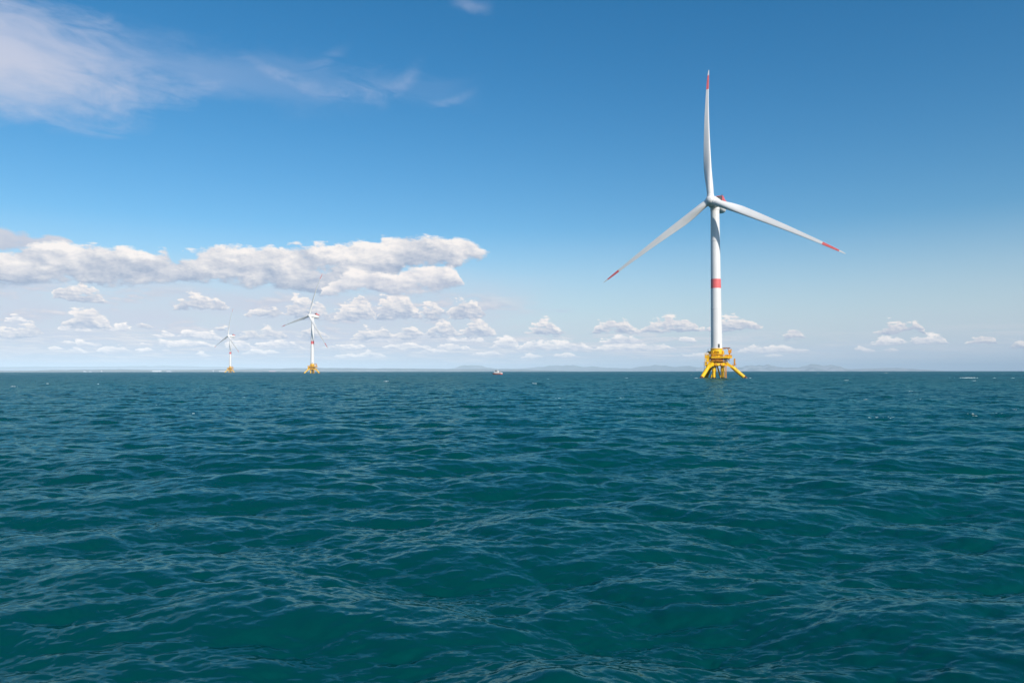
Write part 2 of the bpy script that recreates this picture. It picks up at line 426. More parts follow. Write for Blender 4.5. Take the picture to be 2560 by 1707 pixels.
def sea_at(x, y):
    """surface displacement of the sea around the point (x, y)"""
    d = np.hypot(x, y)
    X_, Y_, Z_ = np.zeros_like(d), np.zeros_like(d), np.zeros_like(d)
    for w, n0, n1, chop in SEA:
        f = np.clip((n1 - d) / (n1 - n0), 0, 1)
        a, b, c = w.at(x, y)
        X_ += a * f * chop; Y_ += b * f * chop; Z_ += c * f
    return X_, Y_, Z_ - drop(d)


def make_sea():
    r = [2.0]
    while r[-1] < 7.5: r.append(r[-1] * 1.02)
    while r[-1] < 45: r.append(r[-1] * 1.0026)
    while r[-1] < 3000: r.append(r[-1] * 1.0046)
    while r[-1] < 45000: r.append(r[-1] * 1.03)
    r = np.array(r)
    inner = np.radians(np.linspace(-52, 52, 1500))
    outer = np.radians(np.linspace(52, 308, 160))[1:-1]
    t = np.concatenate([inner, outer])
    R, T = np.meshgrid(r, t, indexing='ij')
    x = (R * np.sin(T)).ravel(); y = (R * np.cos(T)).ravel()
    dx, dy, dz = sea_at(x, y)
    nr, na = R.shape
    co = np.stack([x + dx, y + dy, dz], 1).astype(np.float32)
    co = np.vstack([co, [[0, 0, 0]]]).astype(np.float32)
    i, j = np.meshgrid(np.arange(nr - 1), np.arange(na), indexing='ij')
    j1 = (j + 1) % na
    q = np.stack([i * na + j, (i + 1) * na + j, (i + 1) * na + j1, i * na + j1], -1).reshape(-1, 4)[:, ::-1]
    jj = np.arange(na)
    tri = np.stack([np.full(na, nr * na), (jj + 1) % na, jj], 1)
    me = bpy.data.meshes.new("water")
    me.vertices.add(len(co)); me.vertices.foreach_set('co', co.ravel())
    me.loops.add(q.size + tri.size)
    me.loops.foreach_set('vertex_index', np.concatenate([q.ravel(), tri.ravel()]).astype(np.int32))
    me.polygons.add(len(q) + len(tri))
    st = np.concatenate([np.arange(len(q)) * 4, len(q) * 4 + np.arange(len(tri)) * 3]).astype(np.int32)
    me.polygons.foreach_set('loop_start', st)
    me.polygons.foreach_set('use_smooth', np.ones(len(st), bool))
    me.update(calc_edges=True)
    if me.polygons[0].normal.z < 0: me.flip_normals()

    m = bpy.data.materials.new("sea_water"); m.use_nodes = True
    nt = m.node_tree; X.nt = nt
    b = nt.nodes['Principled BSDF']
    g = nt.nodes.new('ShaderNodeNewGeometry')
    pos = X(g.outputs['Position'])
    sp = nt.nodes.new('ShaderNodeSeparateXYZ'); X.put(sp.inputs[0], pos)
    px, py = X(sp.outputs[0]), X(sp.outputs[1])
    flat = xyz(px, py, 0.0)
    dist = X.m('SQRT', px * px + py * py)
    # ripples too small for the mesh, as slopes added to the surface normal
    def slopes(scale, detail, amp, seed, stretch=1.0):
        v = xyz(px * 0.62 + seed, py, seed)
        c = noise(v, scale, detail, 0.55, 0.3, True)
        n = nt.nodes.new('ShaderNodeVectorMath'); n.operation = 'SUBTRACT'
        X.put(n.inputs[0], c); n.inputs[1].default_value = (.5, .5, .5)
        n2 = nt.nodes.new('ShaderNodeVectorMath'); n2.operation = 'MULTIPLY'
        nt.links.new(n.outputs[0], n2.inputs[0])
        X.put(n2.inputs[1], xyz(amp * 0.75, amp, 0.0))
        return X(n2.outputs[0])
    def vadd(a, b):
        n = nt.nodes.new('ShaderNodeVectorMath'); n.operation = 'ADD'
        X.put(n.inputs[0], a); X.put(n.inputs[1], b); return X(n.outputs[0])
    gust = noise(flat, 0.035, 3.0, 0.5).step(0.35, 0.65, 0.65, 1.25)
    nrm = X(g.outputs['Normal'])
    nrm = vadd(nrm, slopes(20.0, 3.0, gust * 0.26, 1.7))
    nrm = vadd(nrm, slopes(2.4, 3.0, dist.step(15, 90, 0.05, 0.60), 5.3))
    nrm = vadd(nrm, slopes(0.45, 2.0, dist.step(100, 600, 0.0, 0.45), 9.1))
    nn = nt.nodes.new('ShaderNodeVectorMath'); nn.operation = 'NORMALIZE'
    X.put(nn.inputs[0], nrm)
    out = nt.nodes['Material Output']; nt.nodes.remove(b)
    N_ = X(nn.outputs[0])
    body = nt.nodes.new('ShaderNodeBsdfDiffuse')
    patch = noise(flat, 0.012, 3.0, 0.5)
    X.put(body.inputs['Color'], mixc(patch.step(0.35, 0.65), (0.0003, 0.044, 0.043, 1), (0.0004, 0.056, 0.055, 1)))
    X.put(body.inputs['Normal'], N_)
    glo = nt.nodes.new('ShaderNodeBsdfGlossy')
    X.put(glo.inputs['Roughness'], dist.step(20, 900, 0.10, 0.28))
    X.put(glo.inputs['Normal'], N_)
    fr = nt.nodes.new('ShaderNodeFresnel'); fr.inputs['IOR'].default_value = 1.333
    X.put(fr.inputs['Normal'], N_)
    mx = nt.nodes.new('ShaderNodeMixShader')
    F = X(fr.outputs[0])
    X.put(mx.inputs[0], F / (F * 1.4 + 1.0) * dist.step(15, 400, 1.15, 0.85))        # rough water never mirrors fully, even at a glance
    glo.inputs['Color'].default_value = (0.43, 0.83, 0.90, 1)
    nt.links.new(body.outputs[0], mx.inputs[1]); nt.links.new(glo.outputs[0], mx.inputs[2])
    nt.links.new(mx.outputs[0], out.inputs['Surface'])
    put("water", me, None, (m,), kind='structure')


make_sea()


# ------------------------------------------------------------------ far land
HILLS = {
    'rocky': [(13.96, 0.15), (15.41, 0.21), (17.12, 0.26), (17.83, 0.35), (18.53, 0.39), (19.19, 0.46), (19.61, 0.34), (20.07, 0.23), (21.05, 0.19), (21.8, 0.36), (22.54, 0.4), (23.36, 0.34), (23.88, 0.25), (24.24, 0.13), (25.23, 0.13), (26.98, 0.17), (28.03, 0.11), (29.03, 0.05), (30.27, -0.04)],
    'wooded': [(-5.56, 0.0), (-4.85, 0.17), (-4.02, 0.33), (-3.22, 0.45), (-2.54, 0.44), (-2.01, 0.26), (-1.24, 0.16), (0.62, 0.17), (1.55, 0.23), (2.63, 0.34), (3.71, 0.41), (4.7, 0.41), (5.34, 0.3), (6.17, 0.32), (7.6, 0.21), (9.21, 0.17), (9.87, 0.31), (10.83, 0.4), (11.78, 0.37), (12.41, 0.29), (13.35, 0.33), (14.25, 0.27), (15.41, 0.18), (17.0, 0.0)],
    'plateau': [(-22.0, 0.0), (-20.45, 0.12), (-18.81, 0.15), (-17.41, 0.18), (-16.27, 0.21), (-13.96, 0.22), (-11.61, 0.19), (-9.21, 0.19), (-6.78, 0.16), (-4.94, 0.14), (-2.48, 0.13), (0.62, 0.09), (4.2, -0.02)],
    'shore': [(-38.0, 0.03), (-32.75, 0.04), (-31.86, 0.07), (-29.81, 0.1), (-27.91, 0.11), (-25.44, 0.08), (-23.38, 0.09), (-21.26, 0.11), (-19.63, 0.09), (-17.0, 0.0)],
    'ridge': [(-46.0, 0.2), (-36.32, 0.27), (-34.68, 0.28), (-32.53, 0.31), (-30.28, 0.3), (-27.91, 0.34), (-24.93, 0.38), (-22.86, 0.32), (-20.18, 0.27), (-17.41, 0.18), (-15.12, 0.03)],
}


def make_hills(name, pts, dist, depth, mat, seed, rugged):
    """a stretch of hilly land: crest line from its bearings, flanks rising from the shore and falling away behind"""
    rng = np.random.default_rng(seed)
    a = np.array([p[0] for p in pts]); e = np.array([p[1] for p in pts])
    na, nd = int((a[-1] - a[0]) / 0.07), 15
    ang = np.linspace(a[0], a[-1], na)
    el = np.interp(ang, a, e)
    ph = rng.uniform(0, 6.28, 24); fr = rng.uniform(0.8, 14, 24)
    wob = sum(np.sin(ang * f + p) / (1 + f * .4) for f, p in zip(fr, ph))
    el = el + wob * rugged * np.clip(el, 0, 1)
    crest = dist + depth * 0.5
    H = np.maximum(EYE + crest * np.tan(np.radians(el)) + drop(crest), 2.0)      # true height above its own sea level
    vs, fs = [], []
    for k in range(nd):
        t = k / (nd - 1)
        d = dist + depth * t
        prof = math.sin(math.pi * t) ** 0.8
        spur = 1 + 0.35 * np.sin(ang * 5.1 + k * .9 + seed) * (0.5 - abs(t - .5)) * (t != .5) + 0.25 * np.sin(ang * 13.7 - k * 1.7) * (0.5 - abs(t - .5)) * 2
        z = H * prof * (np.clip(spur, .3, 1.0) if k != nd // 2 else 1.0) - drop(d) - (3 if k in (0, nd - 1) else 0)
        dd = d + depth * 0.04 * np.sin(ang * 3.3 + k)
        vs += list(zip(dd * np.sin(np.radians(ang)), dd * np.cos(np.radians(ang)), z))
    for k in range(nd - 1):
        for i in range(na - 1):
            fs.append((k * na + i, k * na + i + 1, (k + 1) * na + i + 1, (k + 1) * na + i))
    me = bpy.data.meshes.new(name)
    me.from_pydata([tuple(map(float, v)) for v in vs], [], fs)
    me.polygons.foreach_set('use_smooth', [True] * len(fs)); me.update()
    return put(name, me, None, (mat,), kind='structure')


def land_material(name, green, rock, t0, t1):
    m = bpy.data.materials.new(name); m.use_nodes = True
    nt = m.node_tree; X.nt = nt
    b = nt.nodes['Principled BSDF']
    g = nt.nodes.new('ShaderNodeNewGeometry')
    n = noise(X(g.outputs['Position']), 0.0022, 6.0, 0.6)
    X.put(b.inputs['Base Color'], mixc(n.step(t0, t1), (*green, 1), (*rock, 1)))
    b.inputs['Roughness'].default_value = 0.95
    b.inputs['Specular IOR Level'].default_value = 0.1
    return m


WOODED = land_material("wooded_hills", (0.055, 0.075, 0.05), (0.16, 0.15, 0.12), 0.48, 0.64)
ROCKY = land_material("limestone_hills", (0.10, 0.11, 0.08), (0.42, 0.38, 0.34), 0.42, 0.58)
make_hills("hills_ridge", HILLS['ridge'], 33000, 8000, WOODED, 2, 0.02)
make_hills("hills_wooded", HILLS['wooded'], 26000, 6000, WOODED, 4, 0.06)
make_hills("hills_rocky", HILLS['rocky'], 24000, 5000, ROCKY, 7, 0.09)
make_hills("hills_plateau", HILLS['plateau'], 17000, 4000, WOODED, 11, 0.03)
make_hills("hills_shore", HILLS['shore'], 14500, 2500, WOODED, 15, 0.05)

# white sheds and tanks along the far shore: (bearing, length, height, kind, label)
PALE = material("pale_cladding", (0.62, 0.60, 0.57), 0.6, 0.3, 0.08, 0.05)
RUST = material("faded_red_cladding", (0.45, 0.20, 0.17), 0.7, 0.2, 0.1, 0.05)
ROOF = material("grey_sheet_roof", (0.42, 0.42, 0.43), 0.5, 0.3, 0.1, 0.05)
GLASSY = material("dark_doors", (0.06, 0.07, 0.08), 0.4, 0.5, 0.1, 0.05)
SHORE = [(-29.99, 46, 17, 'hall', 'tiny white harbour shed on the far shore, leftmost of the shore buildings'),
         (-29.68, 38, 13, 'hall', 'tiny low white shed just right of the leftmost shore building'),
         (-29.01, 15, 27, 'tower', 'slim pale storage tower on the far shore left of the long white hall'),
         (-25.63, 140, 26, 'hall', 'long bright white hall, widest building on the far shore at left'),
         (-24.88, 80, 17, 'hall', 'smaller pale hall just right of the long bright white hall'),
         (-21.99, 14, 33, 'tower', 'thin white tower on the shore left of the farthest wind turbine'),
         (-21.33, 128, 19, 'hall', 'low white hall on the shore just left of the farthest turbine base'),
         (-17.95, 112, 19, 'red', 'long faded red and white shed on the shore between the two far turbines')]
for az, L, h, kind, label in SHORE:
    d = 14100
    p = (d * math.sin(rad(az)), d * math.cos(rad(az)), -drop(d) - 1)
    h += 4
    if kind == 'tower':
        e = bpy.data.objects.new("storage_tower", None); COL.objects.link(e)
        MB().lathe([(L * .5, 0), (L * .5, h * .86), (L * .42, h * .9), (L * .42, h * .93)]).build("shaft", PALE, e)
        MB().lathe([(L * .56, h * .93), (L * .56, h * .96), (L * .1, h * 1.02)]).build("roof", ROOF, e)
        e['category'] = 'tower'; e['group'] = 'buildings along the far shore'
    else:
        e = bpy.data.objects.new("waterfront_hall", None); COL.objects.link(e)
        MB().box((0, 0, h * .42), (L, 40, h * .84)).build("wall", RUST if kind == 'red' else PALE, e)
        MB().add([(-L / 2 - 1, -21, h * .84), (L / 2 + 1, -21, h * .84), (L / 2 + 1, 21, h * .84), (-L / 2 - 1, 21, h * .84), (-L / 2 - 1, 0, h), (L / 2 + 1, 0, h)],
                 [(0, 1, 5, 4), (2, 3, 4, 5), (1, 2, 5), (3, 0, 4), (0, 3, 2, 1)]).build("roof", PALE if kind == 'red' else ROOF, e)
        n = max(2, int(L / 26))
        for i in range(n):
            MB().box((-L / 2 + (i + .5) * L / n, -20.1, h * .25), (6, .4, h * .45)).build("door", GLASSY, e)
        e['category'] = 'hall'; e['group'] = 'buildings along the far shore'
    e['label'] = label
    e.location = p
    e.rotation_euler = (0, 0, -rad(az))


# ------------------------------------------------------------------ wind turbines on floating platforms
WHITE = material("white_turbine_paint", (0.74, 0.725, 0.70), 0.38, 0.4, 0.05, 0.10, streak=((0.56, 0.54, 0.50), 0.22))
RED = material("faded_red_paint", (0.79, 0.15, 0.145), 0.45, 0.4, 0.10, 0.5)
YELLOW = material("yellow_marine_paint", (0.90, 0.51, 0.004), 0.45, 0.4, 0.10, 0.5, streak=((0.45, 0.20, 0.02), 0.45))
AMBER = material("weathered_orange_steel", (0.72, 0.30, 0.02), 0.55, 0.35, 0.25, 0.9)
DARK = material("dark_grey_steel", (0.07, 0.07, 0.075), 0.5, 0.4, 0.2, 0.8)
GREY = material("grey_cooler_panel", (0.16, 0.16, 0.15), 0.6, 0.3, 0.2, 1.2)
BROWN = material("brown_boom_paint", (0.26, 0.11, 0.05), 0.6, 0.3, 0.25, 0.9)
FOUL = material("marine_growth", (0.16, 0.06, 0.025), 0.85, 0.25, 0.5, 1.6)

HUBZ, OVER, TILT, RB = 97.0, 7.0, rad(5.0), 77.0
PLAT = -rad(15.4)                                     # bearing of the platforms


def blade_rings(r0, r1, n=26, seg=28):
    """blade sections between two radii; X towards the leading edge, Y downwind, Z outwards"""
    R_ = [0, 2, 5, 9, 13, 18, 24, 31, 39, 48, 57, 64, 70, 74, 76, 77]
    C_ = [3.6, 3.6, 3.7, 4.1, 4.5, 4.6, 4.3, 3.8, 3.2, 2.6, 1.95, 1.55, 1.15, .82, .55, .18]
    T_ = [1, 1, .92, .68, .50, .38, .31, .26, .23, .21, .19, .18, .18, .18, .18, .18]
    W_ = [17, 17, 17, 15.5, 13.5, 11.5, 9, 6.8, 5.2, 3.8, 2.6, 1.8, 1.0, .4, 0, 0]
    out = []
    for k in range(n + 1):
        r = r0 + (r1 - r0) * k / n
        c, t, w = (float(np.interp(r, R_, q)) for q in (C_, T_, W_))
        w = rad(w - 2.0)
        rd = float(np.clip((t - .38) / .55, 0, 1))      # 1 = round root, 0 = wing section
        lead = 0.5 * rd + 0.30 * (1 - rd)
        s = r / RB
        y0 = -7.0 * s * (1 - s) + 2.0 * s ** 2.2          # coned upwind, the tip pressed back by the wind
        x0 = -0.6 * math.sin(math.pi * s) * s
        ring = []
        for i in range(seg):
            a = 2 * math.pi * i / seg
            x = 0.5 * (1 + math.cos(a))                   # 1 = trailing edge, 0 = leading edge
            sgn = 1 if math.sin(a) >= 0 else -1
            wing = 5 * t * (0.2969 * math.sqrt(max(x, 0)) - .126 * x - .3516 * x * x + .2843 * x ** 3 - .1015 * x ** 4)
            yy = sgn * (wing * (1 - rd) + 0.5 * abs(math.sin(a)) * rd) + (0.035 * math.sin(math.pi * x) * (1 - rd))
            px, py = (lead - x) * c, yy * c
            ring.append((px * math.cos(w) + py * math.sin(w) + x0, -px * math.sin(w) + py * math.cos(w) + y0, r))
        out.append(ring[::-1])
    return out


def make_turbine():
    T = bpy.data.objects.new("wind_turbine", None); COL.objects.link(T)
    # --- tower
    z0, z1, r0, r1 = 16.1, HUBZ - 3.0, 3.06, 2.36
    rr = lambda z: r0 + (r1 - r0) * (z - z0) / (z1 - z0)
    zs = [z0, 36, 49.7, 54.8, 76, z1]
    tower = MB().lathe([(rr(z), z) for z in zs], n=64).build("tower", WHITE, T)
    MB().lathe([(rr(49.7) + .012, 49.7), (rr(54.8) + .012, 54.8)], n=64, caps=False).build("red_band", RED, tower)
    for z in (16.6, 38.5, 76.2): MB().lathe([(rr(z) + .01, z - .16), (rr(z) + .09, z - .15), (rr(z) + .09, z + .15), (rr(z) + .01, z + .16)], n=64, caps=False).build("flange_ring", WHITE, tower)
    MB().box((0, -3.04, 17.7), (1.0, .25, 2.1)).build("door", DARK, tower, rot=(0, 0, rad(24)))

    # --- nacelle (its own frame: -Y points upwind)
    nac = MB()
    A = Matrix.Rotation(rad(90), 3, 'X')                 # lathe axis to -Y
    # rings along +Y (downwind), measured from the tower axis, rounded square section
    def sect(y, w, h, zc, p=3.2, n=40):
        pts = []
        for i in range(n):
            a = 2 * math.pi * i / n; c, s = math.cos(a), math.sin(a)
            q = (abs(c) ** p + abs(s) ** p) ** (-1 / p)
            pts.append((w * c * q, y, zc + h * s * q))
        return pts[::-1]
    nac.ring([sect(-4.6, 2.7, 2.7, 0, 2.1), sect(-4.4, 3.2, 3.2, 0, 2.1), sect(-1.9, 3.3, 3.3, 0, 2.1), sect(-1.7, 3.15, 3.15, 0, 2.4),
              sect(0, 3.1, 3.15, 0, 3), sect(8.5, 3.05, 3.1, .05, 3.2), sect(11.2, 2.8, 2.8, .15, 2.8), sect(12.2, 2.1, 2.1, .3, 2.4)])
    NACELLE = nac.build("nacelle", WHITE, T, (0, 0, HUBZ + math.sin(TILT) * 1.0), (-TILT, 0, 0))
    MB().lathe([(2.46, -3.9), (2.55, -3.6), (2.55, -2.6), (2.5, -2.2)], n=40).build("yaw_collar", WHITE, NACELLE, rot=(TILT, 0, 0))
    MB().box((.7, 5.2, 4.35), (3.6, .7, 2.4)).build("cooler", GREY, NACELLE)
    fr = MB()
    for sx in (-1.2, 2.6): fr.box((sx, 5.15, 4.4), (.22, .95, 2.7))
    fr.box((.7, 5.15, 5.65), (4.0, .95, .22))
    for sx in (-1.85, 2.95):                              # solid side screens stepping down to the stern
        fr.add([(sx - .08, 5.4, 3.1), (sx - .08, 11.6, 3.0), (sx - .08, 11.6, 4.1), (sx - .08, 8.2, 4.2), (sx - .08, 5.4, 5.6),
                (sx + .08, 5.4, 3.1), (sx + .08, 11.6, 3.0), (sx + .08, 11.6, 4.1), (sx + .08, 8.2, 4.2), (sx + .08, 5.4, 5.6)],
               [(0, 1, 2, 3, 4), (9, 8, 7, 6, 5), (0, 5, 6, 1), (1, 6, 7, 2), (2, 7, 8, 3), (3, 8, 9, 4), (4, 9, 5, 0)])
    fr.box((.55, 11.55, 3.55), (4.9, .16, 1.1))
    fr.build("red_screen", RED, NACELLE)
    MB().box((.55, 8.5, 3.2), (4.7, 6.0, .18)).build("hoist_deck", RED, NACELLE)
    w = MB()
    for sx in (1.9, 2.5): w.tube((sx, 5.6, 5.7), (sx, 5.6, 6.9), .05, n=6)
    w.tube((1.6, 5.6, 6.5), (2.8, 5.6, 6.5), .05, n=6)
    w.build("wind_vane", DARK, NACELLE)

    # --- hub and blades
    a = Vector((0, -math.cos(TILT), math.sin(TILT)))
    hubp = Vector((0, 0, HUBZ)) + a * OVER
    hub = MB().lathe([(2.55, -2.4), (2.75, -1.8), (2.8, 0), (2.65, 1.0), (2.25, 1.9), (1.75, 2.5), (1.0, 2.95), (.3, 3.08), (.02, 3.1)], n=48,
                     M=Matrix.Rotation(rad(90), 3, 'X')).build("hub", WHITE, T, tuple(hubp), (-TILT, 0, 0))
    blades = []
    for k in range(3):
        if k == 0:
            b = MB().ring(blade_rings(1.6, 64.8, 44)).build("blade", WHITE, T)
            rb = MB().ring(blade_rings(64.8, 73.6, 8)).build("red_band", RED, b)
            tp = MB().ring(blade_rings(73.6, 77.0, 8)).build("blade_tip", WHITE, b)
            co = MB().lathe([(1.86, 1.9), (1.95, 2.0), (1.95, 2.9), (1.86, 3.0)], c=(0, -.22, 0), n=40, caps=False).build("root_collar", WHITE, b)
        else:
            b0 = blades[0]
            b = b0.copy(); COL.objects.link(b)
            for ch in list(b0.children):
                c = ch.copy(); COL.objects.link(c); c.parent = b
        blades.append(b)
    # --- floating platform, frame: X to the right, Y away as the platform faces the viewer of the nearest turbine
    tp = MB().lathe([(3.4, 10.2), (3.4, 15.6), (3.75, 15.7), (3.75, 16.1), (3.4, 16.2), (3.4, 17.0), (3.62, 17.05), (3.62, 17.4), (3.3, 17.42)], n=48).build("transition_piece", YELLOW, T)
    g = MB(); g.lathe([(3.42, 14.05), (4.5, 14.05), (4.5, 14.25), (3.42, 14.25)], n=32, caps=False)
    g.rail([(4.4 * math.cos(t), 4.4 * math.sin(t), 14.25) for t in [i * math.pi / 8 for i in range(16)]], 1.1, True, 1.8, .06)
    g.build("gallery", YELLOW, tp)
    for t, sz in ((-128, (1.5, .9, 1.7)), (-62, (1.9, .9, 1.5)), (-25, (1.2, .8, 1.9)), (40, (1.4, .8, 1.5)), (160, (1.6, .9, 1.7))):
        MB().box((3.95 * math.cos(rad(t)), 3.95 * math.sin(rad(t)), 14.26 + sz[2] / 2), (sz[1], sz[0], sz[2]), rad(t)).build("equipment_cabinet", YELLOW, tp)
    deck_poly = [(-3.0, -6.2), (6.2, -6.0), (8.7, -3.0), (8.8, 3.4), (6.0, 6.4), (-3.2, 6.4), (-5.4, 3.4), (-5.4, -3.6)]
    deck = MB().prism(deck_poly, 11.75, 12.45).build("deck", YELLOW, T)
    MB().rail([(x * .985, y * .985, 12.45) for x, y in deck_poly], 1.15, True, 1.3, .065).build("railing", YELLOW, deck)
    d = MB()
    for x in (-3.5, -1, 1.5, 4, 6.5): d.box((x, 0, 11.45), (.3, 10.4, .6))
    for y in (-4, 0, 4): d.box((1.6, y, 11.4), (12.0, .3, .5))
    d.build("deck_beams", AMBER, deck)
    for x, y, s in ((5.4, -4.0, (1.6, 1.1, 1.1)), (7.2, -1.9, (.9, 1.2, 1.4)), (6.2, 4.3, (1.8, 1.2, 1.5)), (-2.2, 4.9, (1.8, 1.0, 1.6))):
        MB().box((x, y, 12.46 + s[2] / 2), s, rad(8)).build("deck_locker", AMBER, deck)
    # node below the deck: drum, middle gallery, three box arms, rim
    node = MB().lathe([(3.4, 9.0), (3.4, 10.2)], n=40).lathe([(5.2, 7.1), (5.6, 7.4), (5.4, 8.7), (4.0, 9.4), (3.4, 9.4)], n=6, M=Matrix.Rotation(rad(24), 3, 'Z')).build("platform_node", YELLOW, T)
    gl = MB().lathe([(3.5, 9.75), (6.2, 9.75), (6.2, 9.95), (3.5, 9.95)], n=24, caps=False)
    gl.rail([(6.0 * math.cos(t), 6.0 * math.sin(t), 9.95) for t in [i * math.pi / 8 for i in range(16)]], 1.1, True, 2.4, .055)
    gl.build("lower_gallery", AMBER, T)
    st = MB()
    for y in (-4.6, -3.7): st.box((6.6, y, 10.9), (2.4, .12, .3), tilt=Matrix.Rotation(rad(48), 3, 'Y'))
    for i in range(8): st.box((5.9 + i * .2, -4.15, 10.1 + i * .23), (.28, .9, .05))
    st.rail([(6.0, -4.65, 10.0), (7.6, -4.65, 11.8)], 1.0, False, .6, .04)
    st.build("stairs", DARK, T)
    ARMS = [-6.0, -123.0, 114.0]
    for t in ARMS:
        q = Matrix.Rotation(rad(t), 3, 'Z')
        def at(r, s, z): return q @ Vector((r, s, z))
        arm = MB()
        arm.ring([[at(3.2, -1.5, 7.1), at(3.2, 1.5, 7.1), at(3.2, 1.5, 9.5), at(3.2, -1.5, 9.5)],
                  [at(6.3, -1.3, 7.1), at(6.3, 1.3, 7.1), at(6.3, 1.3, 9.2), at(6.3, -1.3, 9.2)],
                  [at(8.6, -1.1, 6.0), at(8.6, 1.1, 6.0), at(8.9, 1.1, 7.2), at(8.9, -1.1, 7.2)]], True, False)
        arm.build("platform_arm", YELLOW, T)
        top, foot = at(8.1, 0, 7.1), at(16.0, 0, 0.0)
        dirn = (foot - top).normalized()
        leg = MB().tube(top, foot + dirn * .2 - Vector((0, 0, 0)), 1.06, n=24).tube(top + dirn * 1.3, top + dirn * 1.75, 1.2, n=24).build("sloping_leg", YELLOW, T)
        MB().tube(foot - dirn * .9, foot + dirn * 5.5, 1.075, 1.1, n=24).build("splash_zone", FOUL, leg)
        cp = at(3.3, 0, 0)
        col = MB().tube((cp.x, cp.y, 3.9), (cp.x, cp.y, 7.6), 1.12, n=24).tube((cp.x, cp.y, .35), (cp.x, cp.y, 3.95), .9, n=24).build("column", YELLOW, T)
        MB().tube((cp.x, cp.y, -6), (cp.x, cp.y, .55), .925, n=24).build("splash_zone", FOUL, col)
    for t, rt in ((54, .46), (174, .46)):
        q = Vector((math.cos(rad(t)), math.sin(rad(t)), 0))
        br = MB().tube(q * .5 + Vector((0, 0, 7.0)), q * 3.5 + Vector((0, 0, .3)), rt, n=14).build("inner_brace", YELLOW, T)
        MB().tube(q * 3.4 + Vector((0, 0, .5)), q * 5.5 - Vector((0, 0, 4)), rt + .02, n=14).build("splash_zone", FOUL, br)
    ld = MB()
    for x in (4.75, 5.35): ld.tube((x, -2.6, -3), (x, -2.6, 7.2), .17, n=8)
    for i in range(16): ld.tube((4.75, -2.6, .2 + i * .45), (5.35, -2.6, .2 + i * .45), .05, n=6)
    ld.build("boat_ladder", AMBER, T)
    # access tower on the left, rising beside the left arm
    ac = MB(); cx, cy = -5.5, -3.9
    for sx in (-1.15, 1.15):
        for sy in (-1.0, 1.0): ac.tube((cx + sx, cy + sy, 7.0), (cx + sx, cy + sy, 14.6), .13, n=8)
    for z in (7.1, 9.4, 11.8, 13.6): ac.box((cx, cy, z), (2.5, 2.2, .14))
    for z0_, z1_ in ((7.1, 9.4), (9.4, 11.8)):
        for sy in (-1.0, 1.0):
            ac.tube((cx - 1.15, cy + sy, z0_), (cx + 1.15, cy + sy, z1_), .08, n=6); ac.tube((cx + 1.15, cy + sy, z0_), (cx - 1.15, cy + sy, z1_), .08, n=6)
    ac.rail([(cx - 1.2, cy - 1.1, 13.6), (cx + 1.2, cy - 1.1, 13.6), (cx + 1.2, cy + 1.1, 13.6), (cx - 1.2, cy + 1.1, 13.6)], 1.1, True, 1.1, .05)
    ac.box((cx - .3, cy, 12.6), (1.5, 1.4, 1.5))
    ac.box((cx + .35, cy - .2, 10.6), (1.5, 1.6, 2.2)); ac.box((cx - .55, cy + .3, 8.3), (1.2, 1.3, 2.2)); ac.box((cx + .7, cy, 12.6), (.9, 1.8, 1.5))
    for z in (8.0, 9.9, 10.8, 12.4): ac.box((cx, cy - 1.02, z), (2.4, .1, .22))
    ac.build("access_tower", YELLOW, T)
    al = MB()
    for s in (-.3, .3): al.tube((-7.1, cy + s, 3.6), (-7.1, cy + s, 9.6), .08, n=6)
    for i in range(17): al.tube((-7.1, cy - .3, 3.8 + i * .35), (-7.1, cy + .3, 3.8 + i * .35), .035, n=5)
    for z in (5, 6.2, 7.4, 8.6): al.box((-7.25, cy, z), (.5, 1.0, .12))
    al.box((-7.0, cy, 4.3), (1.5, 1.4, .2)); al.tube((-6.9, cy, 4.4), (-5.2, cy, 7.1), .12, n=8)
    al.build("access_ladder", BROWN, T)
    # clutter: pipes and cables down the transition piece, life-raft canisters, a diagonal truss under the deck
    for t, r in ((-112, .12), (-104, .09), (-84, .14), (-47, .1), (-38, .14), (10, .12), (-150, .12)):
        x, y = 3.55 * math.cos(rad(t)), 3.55 * math.sin(rad(t)); MB().tube((x, y, 9.4), (x, y, 14.0), r, n=6).build("cable_pipe", BROWN, tp)
    tr = MB()
    for i in range(12):
        t0, t1 = rad(i * 30), rad(i * 30 + 15)
        p0 = (5.9 * math.cos(t0), 5.9 * math.sin(t0), 9.9); p1 = (5.0 * math.cos(t1), 5.0 * math.sin(t1), 11.7); p2 = (5.9 * math.cos(t1 + rad(15)), 5.9 * math.sin(t1 + rad(15)), 9.9)
        tr.tube(p0, p1, .13, n=6); tr.tube(p1, p2, .13, n=6)
    tr.build("deck_truss", AMBER, deck)
    for x, y, t in ((2.6, -6.0, 0), (-1.2, -6.1, 0), (8.3, 1.0, 90)):
        c, s_ = math.cos(rad(t)), math.sin(rad(t))
        MB().tube((x - .75 * c, y - .75 * s_, 13.0), (x + .75 * c, y + .75 * s_, 13.0), .38, n=14).build("raft_canister", AMBER, deck)
    for t in ARMS[:2]:
        q = Matrix.Rotation(rad(t), 3, 'Z')
        MB().rail([q @ Vector((4.2, -1.3, 9.42)), q @ Vector((6.2, -1.2, 9.22)), q @ Vector((6.2, 1.2, 9.22)), q @ Vector((4.2, 1.3, 9.42))], 1.0, False, .9, .055).build("arm_railing", YELLOW, T)
    for t, z in ((-95, 7.9), (-60, 8.0), (-30, 7.8)):
        x, y = 5.35 * math.cos(rad(t)), 5.35 * math.sin(rad(t))
        MB().box((x, y, z), (.5, 1.3, 1.1), rad(t)).build("junction_box", AMBER, node)
